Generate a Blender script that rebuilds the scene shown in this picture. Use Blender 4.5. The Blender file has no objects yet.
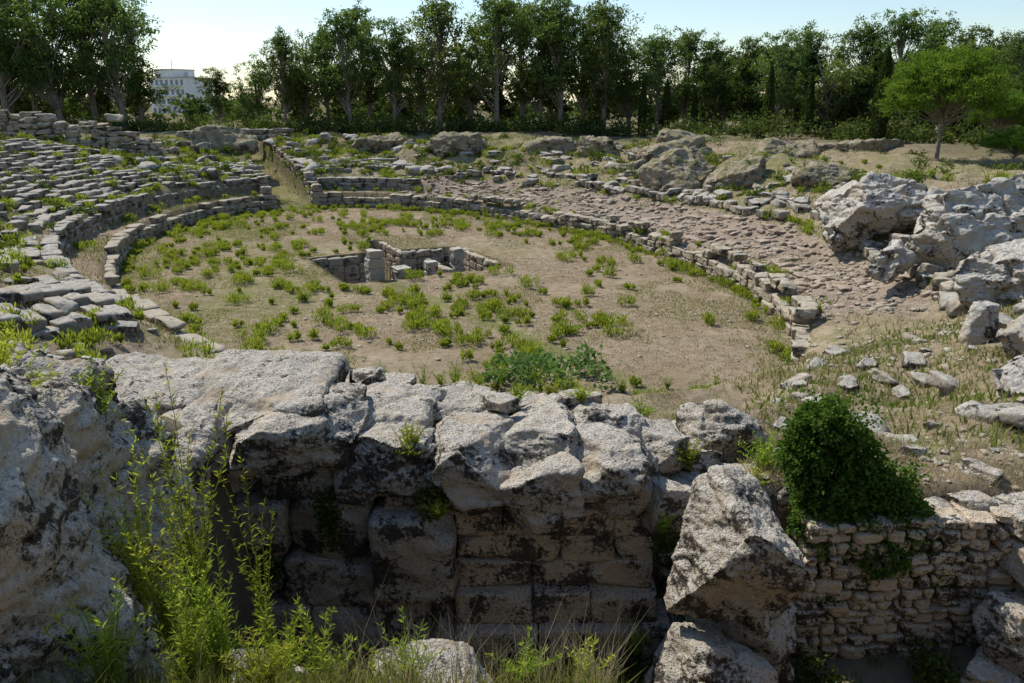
import bpy, math
import numpy as np
rng=np.random.default_rng(7)
S=bpy.context.scene
# ---------------------------------------------------------------- noise
def _h(i,j,k):
    n=(i*374761393+j*668265263+k*1274126177)&0xffffffff
    n=((n^(n>>13))*1274126177)&0xffffffff
    n=((n^(n>>16))*2246822519)&0xffffffff
    return ((n^(n>>15))&0xffffff)/float(0xffffff)
def vn(p):
    f=np.floor(p);t=p-f;t=t*t*(3-2*t);i=f.astype(np.int64)
    r=0
    for a in (0,1):
        wa=t[:,0] if a else 1-t[:,0]
        for b in (0,1):
            wb=t[:,1] if b else 1-t[:,1]
            for c in (0,1):
                wc=t[:,2] if c else 1-t[:,2]
                r=r+wa*wb*wc*_h(i[:,0]+a,i[:,1]+b,i[:,2]+c)
    return r*2-1
def fbm(p,o=4,g=.5,ridge=False):
    r=np.zeros(len(p));a=1;s=0;p=p.copy()
    for k in range(o):
        n=vn(p)
        if ridge:n=1-2*np.abs(n)
        r+=a*n;s+=a;a*=g;p=p*2.03+17.3
    return r/s
def fbm2(x,y,sc,o=4,z=0.):
    return fbm(np.stack([np.ravel(x)*sc,np.ravel(y)*sc,np.full(np.size(x),z)],1),o).reshape(np.shape(x))
def ss(a,b,x):
    t=np.clip((x-a)/(b-a),0,1);return t*t*(3-2*t)
# ---------------------------------------------------------------- mesh
def mk(name,V,F,mats,mi=None,smooth=True,attrs=None,loc=(0,0,0),link=True):
    V=np.asarray(V,np.float32);F=np.asarray(F,np.int32)
    me=bpy.data.meshes.new(name)
    me.vertices.add(len(V));me.vertices.foreach_set('co',V.ravel())
    me.loops.add(F.size);me.loops.foreach_set('vertex_index',F.ravel())
    me.polygons.add(len(F));me.polygons.foreach_set('loop_start',np.arange(len(F),dtype=np.int32)*F.shape[1])
    for m in (mats if isinstance(mats,(list,tuple)) else [mats]): me.materials.append(m)
    if mi is not None: me.polygons.foreach_set('material_index',np.asarray(mi,np.int32))
    me.polygons.foreach_set('use_smooth',np.full(len(F),smooth))
    me.update(calc_edges=True)
    for k,v in (attrs or {}).items():
        a=me.attributes.new(k,'FLOAT','POINT');a.data.foreach_set('value',np.asarray(v,np.float32))
    if not link:return me
    ob=bpy.data.objects.new(name,me);ob.location=loc;S.collection.objects.link(ob);return ob
def inst(name,me,loc,rz=0,sc=(1,1,1)):
    ob=bpy.data.objects.new(name,me);ob.location=loc;ob.rotation_euler=(0,0,rz);ob.scale=sc
    S.collection.objects.link(ob);return ob
# ---------------------------------------------------------------- materials
def mat(name):
    m=bpy.data.materials.new(name);m.use_nodes=True;nt=m.node_tree;nt.nodes.clear()
    o=nt.nodes.new('ShaderNodeOutputMaterial');return m,nt,o
def N(nt,t,**k):
    n=nt.nodes.new(t)
    for a,b in k.items():
        if a in n.inputs: n.inputs[a].default_value=b
        else: setattr(n,a,b)
    return n
def L(nt,a,b): nt.links.new(a,b)
def noise(nt,co,sc,det=4,rough=.6,dist=0):
    n=N(nt,'ShaderNodeTexNoise',Scale=sc,Detail=det,Roughness=rough,Distortion=dist);L(nt,co,n.inputs['Vector']);return n.outputs['Fac']
def ramp(nt,f,a,b,lo=0,hi=1):
    n=N(nt,'ShaderNodeMapRange');n.inputs['From Min'].default_value=a;n.inputs['From Max'].default_value=b
    n.inputs['To Min'].default_value=lo;n.inputs['To Max'].default_value=hi;n.clamp=True;L(nt,f,n.inputs['Value']);return n.outputs['Result']
def mixc(nt,f,a,b,bt='MIX'):
    n=nt.nodes.new('ShaderNodeMix');n.data_type='RGBA';n.blend_type=bt
    if isinstance(f,float):n.inputs[0].default_value=f
    else:L(nt,f,n.inputs[0])
    for v,i in ((a,6),(b,7)):
        if isinstance(v,tuple):n.inputs[i].default_value=(*v,1)
        else:L(nt,v,n.inputs[i])
    return n.outputs[2]
def mth(nt,op,a,b):
    n=nt.nodes.new('ShaderNodeMath');n.operation=op
    for v,i in ((a,0),(b,1)):
        if isinstance(v,(float,int)):n.inputs[i].default_value=v
        else:L(nt,v,n.inputs[i])
    return n.outputs[0]
def stone_mat(name,light=(.60,.55,.46),mid=(.50,.425,.32),side=(.45,.365,.26),lich=.5,bump=.5,scale=1.,moss=0.,near=False):
    m,nt,o=mat(name);co=nt.nodes.new('ShaderNodeNewGeometry');P=co.outputs['Position']
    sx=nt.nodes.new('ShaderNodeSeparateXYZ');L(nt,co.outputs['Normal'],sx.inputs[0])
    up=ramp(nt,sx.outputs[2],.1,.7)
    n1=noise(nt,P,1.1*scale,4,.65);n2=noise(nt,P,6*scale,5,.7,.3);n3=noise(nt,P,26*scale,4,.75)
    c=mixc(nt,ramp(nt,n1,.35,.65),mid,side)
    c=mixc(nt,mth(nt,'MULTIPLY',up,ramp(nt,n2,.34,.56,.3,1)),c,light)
    c=mixc(nt,ramp(nt,n3,.5,.7,0,.55),c,(.17,.145,.115))
    c=mixc(nt,ramp(nt,n1,.5,.3,0,.35),c,(.24,.205,.16))
    v=N(nt,'ShaderNodeTexVoronoi',Scale=9*scale);L(nt,P,v.inputs['Vector'])
    c=mixc(nt,mth(nt,'MULTIPLY',ramp(nt,v.outputs['Distance'],.32,.22),ramp(nt,n2,.55,.7,0,.6)),c,(.62,.60,.55))
    n4=noise(nt,P,2.2*scale,4,.6);n5=noise(nt,P,15*scale,5,.8)
    b=mth(nt,'ADD',mth(nt,'MULTIPLY',n4,1.1),mth(nt,'MULTIPLY',n5,.9))
    b=mth(nt,'SUBTRACT',b,ramp(nt,sx.outputs[2],.0,.9,0,.12))
    th=1.16-.22*lich
    c=mixc(nt,ramp(nt,b,th-.02,th+.06,0,.9),c,(.04,.036,.03))
    c=mixc(nt,ramp(nt,n4,.46,.3,0,.5),c,(.50,.34,.18))
    if moss>0:
        c=mixc(nt,mth(nt,'MULTIPLY',ramp(nt,noise(nt,P,1.7,5,.7),.6-.25*moss,.7-.2*moss,0,.9),up),c,(.17,.17,.065))
    bs=nt.nodes.new('ShaderNodeBsdfDiffuse');L(nt,c,bs.inputs[0])
    hb=mth(nt,'ADD',mth(nt,'MULTIPLY',n2,.7),mth(nt,'MULTIPLY',n3,.35))
    hb=mth(nt,'ADD',hb,mth(nt,'MULTIPLY',n5,.35))
    bp=N(nt,'ShaderNodeBump',Strength=bump,Distance=.16/scale);L(nt,hb,bp.inputs['Height'])
    nrm=bp.outputs[0]
    if near:
        v2=N(nt,'ShaderNodeTexVoronoi',Scale=30.);L(nt,P,v2.inputs['Vector'])
        b2=N(nt,'ShaderNodeBump',Strength=.9,Distance=.025);L(nt,mth(nt,'MULTIPLY',ramp(nt,v2.outputs['Distance'],.05,.45),ramp(nt,n4,.36,.52)),b2.inputs['Height']);L(nt,nrm,b2.inputs['Normal']);nrm=b2.outputs[0]
    L(nt,nrm,bs.inputs['Normal'])
    L(nt,bs.outputs[0],o.inputs[0]);return m
def leaf_mat(name,c1,c2,trans=.35,tc=(1.3,1.4,.8)):
    m,nt,o=mat(name);a=N(nt,'ShaderNodeAttribute');a.attribute_name='tint'
    oi=nt.nodes.new('ShaderNodeObjectInfo')
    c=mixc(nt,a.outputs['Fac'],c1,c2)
    h=N(nt,'ShaderNodeHueSaturation');L(nt,c,h.inputs['Color'])
    L(nt,ramp(nt,oi.outputs['Random'],0,1,.75,1.25),h.inputs['Value'])
    L(nt,ramp(nt,mth(nt,'FRACT',mth(nt,'MULTIPLY',oi.outputs['Random'],7.3),0.),0,1,.475,.515),h.inputs['Hue'])
    d=nt.nodes.new('ShaderNodeBsdfDiffuse');t=nt.nodes.new('ShaderNodeBsdfTranslucent');x=N(nt,'ShaderNodeMixShader',Fac=trans)
    L(nt,h.outputs[0],d.inputs[0]);L(nt,mixc(nt,1.,h.outputs[0],tc,'MULTIPLY'),t.inputs[0])
    L(nt,d.outputs[0],x.inputs[1]);L(nt,t.outputs[0],x.inputs[2]);L(nt,x.outputs[0],o.inputs[0]);return m
def simple(name,c1,c2,sc=5,bump=.3,rough=.9):
    m,nt,o=mat(name);g=nt.nodes.new('ShaderNodeNewGeometry')
    n=noise(nt,g.outputs['Position'],sc,5,.65);b=N(nt,'ShaderNodeBsdfPrincipled',Roughness=rough);b.inputs['Specular IOR Level'].default_value=.2
    L(nt,mixc(nt,ramp(nt,n,.35,.65),c1,c2),b.inputs['Base Color'])
    bp=N(nt,'ShaderNodeBump',Strength=bump,Distance=.05);L(nt,n,bp.inputs['Height']);L(nt,bp.outputs[0],b.inputs['Normal']);L(nt,b.outputs[0],o.inputs[0]);return m
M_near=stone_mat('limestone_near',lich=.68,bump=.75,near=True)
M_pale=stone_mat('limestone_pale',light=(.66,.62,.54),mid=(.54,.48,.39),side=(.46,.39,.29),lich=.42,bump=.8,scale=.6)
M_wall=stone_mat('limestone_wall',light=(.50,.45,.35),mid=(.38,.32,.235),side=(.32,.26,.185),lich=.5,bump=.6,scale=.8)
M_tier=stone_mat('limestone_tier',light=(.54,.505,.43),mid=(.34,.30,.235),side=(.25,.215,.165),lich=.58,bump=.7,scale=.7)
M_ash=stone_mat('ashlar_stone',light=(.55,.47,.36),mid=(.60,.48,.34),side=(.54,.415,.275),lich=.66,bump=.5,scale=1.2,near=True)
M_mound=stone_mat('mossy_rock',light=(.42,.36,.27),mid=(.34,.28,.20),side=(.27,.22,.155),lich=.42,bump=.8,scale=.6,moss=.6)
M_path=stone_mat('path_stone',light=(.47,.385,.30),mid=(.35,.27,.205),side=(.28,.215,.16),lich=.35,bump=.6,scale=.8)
M_eu=leaf_mat('eucalyptus_leaves',(.05,.08,.025),(.15,.20,.06),.5)
M_dk=leaf_mat('dark_leaves',(.035,.055,.018),(.095,.13,.038),.42)
M_pine=leaf_mat('pine_needles',(.07,.125,.02),(.16,.24,.035),.4)
M_weed=leaf_mat('weed_leaves',(.15,.22,.035),(.34,.40,.07),.5,(1.4,1.4,.7))
M_ivy=leaf_mat('ivy_leaves',(.035,.07,.012),(.13,.20,.035),.35)
M_dry=leaf_mat('dry_grass',(.25,.20,.11),(.45,.38,.24),.35,(1.1,1.05,.9))
M_grn=leaf_mat('green_grass',(.12,.15,.035),(.28,.29,.09),.4)
M_bark=simple('bark',(.12,.095,.07),(.28,.24,.19),6)
def terrain_mat():
    m,nt,o=mat('ground');g=nt.nodes.new('ShaderNodeNewGeometry');P=g.outputs['Position']
    def at(n):
        a=N(nt,'ShaderNodeAttribute');a.attribute_name=n;return a.outputs['Fac']
    n1=noise(nt,P,.3,4,.65);n2=noise(nt,P,2.3,5,.7);n3=noise(nt,P,14,5,.75);n4=noise(nt,P,60,3,.7)
    c=mixc(nt,ramp(nt,n1,.35,.65),(.28,.215,.135),(.385,.31,.215))
    c=mixc(nt,ramp(nt,n2,.42,.66,0,.85),c,(.20,.155,.095))
    c=mixc(nt,ramp(nt,n3,.5,.7,0,.6),c,(.44,.365,.26))
    gr=mth(nt,'ADD',at('green'),mth(nt,'MULTIPLY',mth(nt,'SUBTRACT',n2,.5),1.8))
    gr=mth(nt,'ADD',gr,mth(nt,'MULTIPLY',mth(nt,'SUBTRACT',n3,.5),1.2))
    gc=mixc(nt,ramp(nt,n3,.35,.65),(.12,.14,.04),(.24,.24,.09))
    c=mixc(nt,ramp(nt,gr,.35,.8,0,.85),c,gc)
    pc=mixc(nt,ramp(nt,n3,.38,.62),(.22,.165,.12),(.44,.36,.28))
    pc=mixc(nt,ramp(nt,n2,.46,.62,0,.7),pc,(.19,.15,.10))
    pm=ramp(nt,mth(nt,'ADD',at('path'),mth(nt,'MULTIPLY',mth(nt,'SUBTRACT',n2,.5),1.8)),.35,.65)
    c=mixc(nt,pm,c,pc)
    c=mixc(nt,ramp(nt,n4,.45,.75,0,.35),c,(.11,.09,.055))
    c=mixc(nt,at('painted_shade'),c,(.08,.07,.042))  # mixes the painted shade into the ground colour
    b=nt.nodes.new('ShaderNodeBsdfDiffuse');L(nt,c,b.inputs[0])
    hh=mth(nt,'ADD',mth(nt,'MULTIPLY',n2,.6),mth(nt,'MULTIPLY',n3,.5))
    bp=N(nt,'ShaderNodeBump',Strength=.8,Distance=.14);L(nt,hh,bp.inputs['Height']);L(nt,bp.outputs[0],b.inputs['Normal']);L(nt,b.outputs[0],o.inputs[0]);return m
# ---------------------------------------------------------------- arena geometry
C=np.array([-6.6,46.2]);LD=np.array([-.454,.891]);SD=np.array([.891,.454]);A,B=27.,15.
PL,PS,pl,ps=-.6,.4,4.0,4.8
def ls(x,y):
    dx=x-C[0];dy=y-C[1];return dx*LD[0]+dy*LD[1],dx*SD[0]+dy*SD[1]
def xy(l,s): return C[0]+l*LD[0]+s*SD[0],C[1]+l*LD[1]+s*SD[1]
def dphi(x,y):
    l,s=ls(x,y);rho=np.sqrt((l/A)**2+(s/B)**2)+1e-6;r=np.sqrt(l*l+s*s)/rho
    return (rho-1)*r,np.arctan2(s/B,l/A)
def ring(phi,d):
    l=(A)*np.cos(phi);s=(B)*np.sin(phi);k=1+d/np.sqrt(l*l+s*s);return xy(l*k,s*k)
CT=np.array([(-6,12,4.1),(-4,12,3.2),(0,12,3.2),(2.2,11.5,3.7),(0,16,1.6),(-5,16,2.2),(3,18,1.3),(3.5,13,3.0),(0,20,.9),(-5,20,1.),(5,20,1.1),
 (4.9,10.5,4.1),(8.2,18,2.0),(6,14,3.0),(9,13,3.6),(12,16,3.4),(12,11,4.4),(6.4,9.8,3.9),(10,9,4.2),(15,14,4.4),
 (-8,12,4.5),(-10,16,3.4),(-8,18,2.3),(-8,22,1.0),(-6,8.5,5.6),(-9,8,6.3),(-4,6,6.3),(-3.4,4,6.4),(-6,3,7),(-10,3,7)])
def Hi(x,y):
    x=np.asarray(x,float);y=np.asarray(y,float)
    d,ph=dphi(x,y);l,s=ls(x,y)
    zl=np.interp(d,[.3,.5,2.3,2.6,13,18,30,90],[0,1.05,1.25,2.4,5.9,6.3,5.8,5.2])
    zl=zl*(1-.3*ss(-1.9,-2.3,ph))
    zf=np.interp(d,[.3,.5,2.0,2.3,5,9,16,21,24,60],[0,1.2,1.35,2.2,3.0,3.4,4.2,5.0,5.5,5.4])
    zr=np.interp(d,[.3,.5,1,4.5,6.4,11,18,30,60],[0,.85,1.1,1.9,2.8,3.8,4.9,5.3,5.4])
    wl=ss(-.55,-1.0,ph);wr=ss(.55,1.1,ph);wf=np.clip(1-wl-wr,0,1)
    z=wl*zl+wr*zr+wf*zf
    out=ss(.6,4,d)
    z=z+fbm2(x,y,.22,4)*.45*out+fbm2(x,y,.9,4,5.)*.16*(.25+out)+fbm2(x,y,.12,2,9.)*.5*ss(5,14,d)
    z=z+np.abs(fbm2(x,y,.35,4,33.))*1.3*ss(6,10,d)*ss(24,18,d)*np.clip(wf+.6*wr,0,1)
    cor=ss(2.0,1.4,np.abs(s+.3))*(l>A*.8)
    z=z*(1-cor)+cor*np.minimum(z,.15+np.clip(l-A,0,40)*.13)
    w=ss(25,20,y)*ss(-17,-10,x)*ss(22,15,x)
    dd=(x[...,None]-CT[:,0])**2+(y[...,None]-CT[:,1])**2+.15
    wt=dd**-2.;top=(wt*CT[:,2]).sum(-1)/wt.sum(-1)
    ed=fbm2(x,y,.8,3,3.)
    top=top+ed*.2+fbm2(x,y,3.,3,8.)*.08
    yy=y+ed*.3
    tr=np.where(x<.8,np.interp(yy,[1.8,2.5,4.4,5.1,6.2,9],[7.2,6.5,5.25,4.3,2.2,1.8]),np.interp(yy,[1.8,2.5,4.0,5.2,6.0,9],[7.2,6.0,4.2,2.8,1.9,1.8]))+ed*.12+np.clip(x-5,0,6)*.12
    t=ss(9.75,9.45,y)*ss(-3.9,-3.1,x+ed*.4)
    zn=top*(1-t)+tr*t
    z=z*(1-w)+w*zn
    inn=ss(.32,.28,d);z=z*(1-inn)+inn*(fbm2(x,y,.3,3)*.16)
    pit=((np.abs(l-PL)<pl)&(np.abs(s-PS)<ps))|((np.abs(s-PS-.2)<.75)&(l-PL>0)&(l-PL<8.4))
    return np.where(pit,-2.5,z)
def geo(a,b,n):
    k=np.arange(1,n+1)/n;return a+(b-a)*((np.exp(4.5*k)-1)/(np.exp(4.5)-1))
xs=np.concatenate([geo(-50,-900,28)[::-1],np.arange(-50,-8,.3),np.arange(-8,12,.16),np.arange(12,34,.3),geo(34,900,28)])
ys=np.concatenate([geo(2,-200,10)[::-1],np.arange(2,22,.13),np.arange(22,92,.27),geo(92,1500,32)])
X,Y=np.meshgrid(xs,ys);Z=Hi(X,Y)
nx,ny=len(xs),len(ys);idx=np.arange(nx*ny).reshape(ny,nx)
def H(x,y):
    x=np.asarray(x,float);y=np.asarray(y,float)
    i=np.clip(np.searchsorted(xs,x)-1,0,nx-2);j=np.clip(np.searchsorted(ys,y)-1,0,ny-2)
    u=(x-xs[i])/(xs[i+1]-xs[i]);v=(y-ys[j])/(ys[j+1]-ys[j])
    return Z[j,i]*(1-u)*(1-v)+Z[j,i+1]*u*(1-v)+Z[j+1,i]*(1-u)*v+Z[j+1,i+1]*u*v
F=np.stack([idx[:-1,:-1],idx[:-1,1:],idx[1:,1:],idx[1:,:-1]],-1).reshape(-1,4)
d,ph=dphi(X,Y);l,s=ls(X,Y)
big=fbm2(X,Y,.16,3,2.)
green=np.where(d<0,.12+.5*big+.22*ss(2,-12,s)+.45*ss(-2.2,0,d)+.15*(l>8), .5+.5*big-.15*(ph<-.8))
green+=.6*np.exp(-((s+3+l*.12)/.5)**2)*(l<-3)*(d<0)
green=np.where((Y<22)&(d>0),.2+.5*big-.2*(X>2),green)
path=ss(.45,.8,d)*ss(5.6,4.6,d)*ss(.5,.8,ph)*ss(2.75,2.4,ph)
path=np.maximum(path,.45*ss(.5,.8,d)*ss(2.4,1.8,d)*(ph<.5))
path=np.maximum(path,.6*(ph<-2.0)*ss(3,4,d)*ss(9,7,d)*(Y<26))
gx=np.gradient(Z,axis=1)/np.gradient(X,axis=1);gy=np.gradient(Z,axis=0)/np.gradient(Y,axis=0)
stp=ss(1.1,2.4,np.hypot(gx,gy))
painted_shade=np.clip(stp*.6+.5*(Y<9.6)*(Y>4)*(X>-3.2)+(Z<-.5)*.4+ss(22,30,d)*.5*(Y>30),0,.85)  # shade painted into ground colour: steep steps, trench, pit, ground beyond the rim
mk('ground',np.stack([X,Y,Z],-1).reshape(-1,3),F,terrain_mat(),attrs=dict(green=green.ravel(),path=path.ravel(),painted_shade=painted_shade.ravel()))
# ---------------------------------------------------------------- stones
_c={}
def cube(n):
    if n in _c:return _c[n]
    t=np.linspace(-1,1,n+1);a,b=np.meshgrid(t,t,indexing='ij');o=np.ones_like(a);Vs=[];Fs=[];base=0
    id_=np.arange((n+1)**2).reshape(n+1,n+1);q=np.stack([id_[:-1,:-1],id_[1:,:-1],id_[1:,1:],id_[:-1,1:]],-1).reshape(-1,4)
    for ax in range(3):
        for sg in (1,-1):
            p=[None]*3;p[ax]=o*sg;p[(ax+1)%3]=a;p[(ax+2)%3]=b
            Vs.append(np.stack(p,-1).reshape(-1,3));Fs.append((q if sg>0 else q[:,::-1])+base);base+=(n+1)**2
    V=np.concatenate(Vs);Fq=np.concatenate(Fs)
    u,inv=np.unique(np.round(V,5),axis=0,return_inverse=True);inv=inv.ravel()
    _c[n]=(u,inv[Fq]);return _c[n]
def rot(rx,ry,rz):
    cx,sx,cy,sy,cz,sz=math.cos(rx),math.sin(rx),math.cos(ry),math.sin(ry),math.cos(rz),math.sin(rz)
    return np.array([[cz,-sz,0],[sz,cz,0],[0,0,1]])@np.array([[cy,0,sy],[0,1,0],[-sy,0,cy]])@np.array([[1,0,0],[0,cx,-sx],[0,sx,cx]])
class Stones:
    def __init__(s):s.V=[];s.Nn=[];s.F=[];s.A=[];s.Q=[];s.n=0
    def add(s,c,h,r=(0,0,0),n=6,amp=.04,fr=2.,k=10,cuts=4,cm=(.72,1.25)):
        p,f=cube(n);h=np.array(h,float)
        kk=(np.abs(p)**k).sum(1)**(-1/k);q=p*kk[:,None]
        g=np.sign(q)*np.abs(q)**(k-1)
        for _ in range(cuts):
            m=rng.normal(size=3);m/=np.linalg.norm(m);off=rng.uniform(*cm)
            dt=q@m;sel=dt>off
            q=np.where(sel[:,None],q*(off/np.maximum(dt,1e-3))[:,None],q);g=np.where(sel[:,None],m,g)
        g=g/h;g/=np.linalg.norm(g,axis=1)[:,None]+1e-9
        R=rot(*r);s.V.append((q*h)@R.T+np.array(c));s.Nn.append(g@R.T);s.F.append(f+s.n);s.n+=len(p)
        s.A.append(np.full(len(p),amp));s.Q.append(np.tile([fr,*rng.uniform(0,50,3)],(len(p),1)))
    def build(s,name,m,oct=4,ridge=.5,g=.55,ero=0.,smooth=True):
        V=np.concatenate(s.V);Nn=np.concatenate(s.Nn);A_=np.concatenate(s.A);Q=np.concatenate(s.Q)
        P=V*Q[:,:1]+Q[:,1:]
        dsp=fbm(P*np.array([1,1,2.]),oct,g)*1.2-ridge*np.maximum(fbm(P*.9+31,oct,g,True),0)**2
        if ero>0:  # eroded bedding + crevices
            t=P[:,2]*1.6+fbm(P*.7+5,3)*1.6;dsp+=.35*ero*(np.abs((t%1)-.5)*2)**.6
            cr=1-np.abs(vn(P*.8+77)+.3*vn(P*2.3));dsp-=1.1*ero*np.clip((cr-.86)/.14,0,1)**1.5
        V=V+Nn*(A_*dsp)[:,None]
        return mk(name,V,np.concatenate(s.F),m,smooth=smooth)
def one(name,m,*a,oct=5,ridge=.6,g=.55,ero=.3,**k):
    q=Stones();q.add(*a,**k);return q.build(name,m,oct,ridge,g,ero)
U=rng.uniform
w=Stones();K=dict(n=46,amp=.11,fr=1.7,k=11,cuts=9,cm=(.8,1.25))
for c,h,r in [((-3.3,10.1,5.08),(.9,1.1,.42),(.03,.03,.05)),((-2.85,9.05,4.98),(.56,.5,.38),(.02,.09,.12)),((-3.95,9.2,4.95),(.5,.6,.4),(0,-.05,.1)),((-2.3,9.6,5.0),(.4,.7,.4),(0,.15,.2)),
 ((-1.75,10.15,4.78),(.7,1.0,.36),(-.05,.06,-.1)),((-1.5,9.2,4.62),(.5,.4,.4),(-.05,.1,.1)),((-.6,9.5,4.58),(.6,.8,.43),(-.08,.05,.1)),((-.85,10.7,4.62),(.65,.6,.36),(0,.03,.2)),
 ((.4,10.0,4.6),(.58,.9,.36),(-.02,-.04,.03)),((.35,9.0,4.35),(.5,.35,.4),(.05,-.08,.1)),((1.25,9.45,4.47),(.62,.68,.38),(-.08,.08,-.12)),((1.3,10.5,4.48),(.55,.5,.34),(0,.1,.2)),((2.05,10.3,4.3),(.42,.5,.3),(0,.14,.3)),
 ((-4.9,10.2,4.9),(.8,1.,.55),(0,.05,.1)),((.1,11.0,4.5),(.5,.4,.33),(0,.1,.5)),((-1.9,11.2,4.75),(.5,.4,.3),(0,0,.3)),((2.0,9.35,4.0),(.35,.4,.35),(0,.2,.3)),((-2.1,10.9,5.1),(.25,.25,.15),(0,0,.3)),((-.2,10.2,5.05),(.2,.25,.1),(0,0,.8)),((1.0,11.0,4.75),(.3,.2,.15),(0,0,.4)),((2.6,10.6,4.0),(.35,.35,.25),(0,.2,.5))]:
    w.add(c,h,r,**{**K,'amp':min(.11,.27*min(h))})
w.build('ruined_wall_top_blocks',M_near,6,.6,.58,.3)
w=Stones();K=dict(n=28,amp=.06,fr=2.,k=16,cuts=6,cm=(.98,1.35))
def row(x0,x1,z0,z1,yf,ln,dep=.6,js=.05,**kw):
    x=x0
    while x<x1-.1:
        e=min(x+ln*U(.75,1.25),x1)
        if x1-e<.25:e=x1
        w.add(((x+e)/2,yf+dep+U(-js,js),(z0+z1)/2),((e-x)/2+.004,dep,(z1-z0)/2+.006),(U(-.012,.012),U(-.015,.015),U(-.03,.03)),**{**K,**kw});x=e
row(-5.6,-1.65,4.12,4.85,9.08,1.15,js=.1);row(-1.65,.2,4.0,4.45,8.98,.85,js=.08);row(.2,1.95,3.95,4.35,9.1,.8)
row(-5.6,-1.8,3.3,4.12,8.98,1.35,js=.1);row(-1.78,-.72,2.82,4.02,8.72,1.0,.8)
row(-5.6,-1.78,2.6,3.3,9.05,1.2,js=.1);row(-5.6,-.75,1.5,2.62,8.9,1.4,js=.1)
w.build('ruined_wall',M_near,5,.5,.56,.2)
w=Stones();K=dict(n=16,amp=.022,fr=3.,k=22,cuts=4,cm=(1.1,1.45))
for i,(z0,z1) in enumerate([(3.6,3.97),(3.22,3.6),(2.82,3.22)]):
    row(-.72,1.85,z0,z1,9.16,.62 if i<2 else .8,.4,.015)
row(-.75,1.9,2.38,2.83,8.98,.95,.5,.03);row(-.75,2.1,1.5,2.38,8.86,1.1,.5,.04)
w.build('ashlar_wall',M_ash,4,.4)
w=Stones();K=dict(n=22,amp=.08,fr=2,k=12,cuts=5,cm=(.9,1.3))
row(2.0,3.9,3.3,4.0,9.7,.8,.5);row(2.0,3.9,2.5,3.3,9.5,.9,.6);row(2.0,4.0,1.6,2.5,9.3,1.0,.6)
w.build('ruined_wall_return',M_near,5,.6)
one('tilted_boulder',M_near,(2.5,7.9,4.02),(.58,.75,.8),(.35,.42,.35),n=72,amp=.11,fr=1.5,k=10,cuts=9,cm=(.68,1.0),oct=7,ridge=.6,g=.6,ero=.35)
one('tilted_boulder',M_near,(2.2,7.5,2.55),(.68,.7,.9),(.1,-.2,.3),n=72,amp=.11,fr=1.5,k=10,cuts=9,cm=(.7,1.05),oct=7,ridge=.6,g=.6,ero=.35)
one('boulder',M_near,(2.95,8.4,2.9),(.55,.6,.8),(.1,.2,.6),n=44,amp=.12,fr=1.5,k=8,cuts=8,cm=(.75,1.1))
w=Stones();z=1.7
while z<3.75:
    hh=U(.09,.2);x=3.75
    while x<6.7:
        ln=U(.12,.42);w.add((x+ln/2,9.28+U(-.04,.04)+(x-3.8)*.03,z+hh/2+(x-3.8)*.02+U(-.015,.015)),(ln/2-.004,.3,hh/2-.003),(U(-.06,.06),U(-.09,.09),U(-.08,.08)),n=9,amp=.035,fr=4,k=8,cuts=4,cm=(.9,1.3));x+=ln
    z+=hh
w.build('rubble_masonry_wall',M_ash,4,.5)
w=Stones()
for c,h,r in [((6.5,8.5,2.5),(.55,.5,.45),(.1,.3,.4)),((7.1,8.8,3.2),(.65,.6,.3),(.0,.2,.3)),((6.0,8.2,1.95),(.45,.4,.35),(.2,.1,.8)),((7.2,8.0,2.2),(.6,.6,.5),(.1,.4,.2)),((6.9,9.5,3.7),(.6,.5,.25),(.1,.1,.2)),
  ((5.3,9.45,3.7),(.4,.3,.16),(0,.1,.2)),((4.2,9.6,3.65),(.35,.3,.18),(0,.1,.5)),((7.8,9.8,3.9),(.5,.4,.25),(0,.2,.5)),((6.2,9.6,3.78),(.35,.3,.18),(0,.1,.7)),((5.7,9.55,3.72),(.28,.3,.15),(.1,.1,.2)),((6.6,10.2,3.95),(.3,.25,.15),(.1,.1,.9)),((5.9,10.9,3.95),(.25,.2,.15),(.1,.3,.9))]:
    w.add(c,h,r,n=30,amp=.07,fr=1.8,k=11,cuts=7,cm=(.8,1.15))
w.build('fallen_blocks',M_near,6,.5,.56,.2)
one('boulder',M_near,(3.15,11.3,4.1),(.5,.5,.45),(.2,.5,.4),n=40,amp=.14,fr=1.8,k=6,cuts=8,cm=(.7,1.),oct=6)
one('boulder',M_near,(2.6,11.6,3.9),(.4,.4,.3),(.2,.1,.4),n=30,amp=.12,fr=1.8,k=6,cuts=8,cm=(.7,1.))
q=Stones()
for c,h,r in [((-3.35,4.3,6.15),(.78,.8,1.15),(.1,-.3,.1)),((-3.0,4.5,5.2),(.55,.7,1.0),(.0,-.25,.5)),((-4.05,5.6,6.2),(.9,.9,.75),(0,-.1,.2)),((-2.6,4.1,4.5),(.45,.5,.75),(0,-.1,.2)),((-3.55,6.3,5.55),(.6,.8,.9),(0,-.15,.3)),((-4.8,6.8,5.85),(.9,.9,.9),(0,0,.3)),((-3.9,7.6,4.6),(.6,.7,.9),(0,.1,.3)),((-2.95,3.5,5.7),(.35,.4,.6),(.2,-.3,.3))]:
    q.add(c,h,r,n=76,amp=.17,fr=1.7,k=7,cuts=10,cm=(.72,1.05))
q.build('rock_outcrop',M_near,7,.8,.62,.6)
one('boulder',M_near,(-.55,5.1,4.45),(.5,.45,.33),(.1,.1,.3),n=40,amp=.1,fr=1.8,k=8,cuts=6,cm=(.8,1.1),oct=6)
one('boulder',M_near,(-1.85,4.9,4.75),(.3,.3,.35),(.1,.1,.3),n=30,amp=.1,fr=1.8,k=8,cuts=6,cm=(.8,1.1),oct=6)
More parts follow.
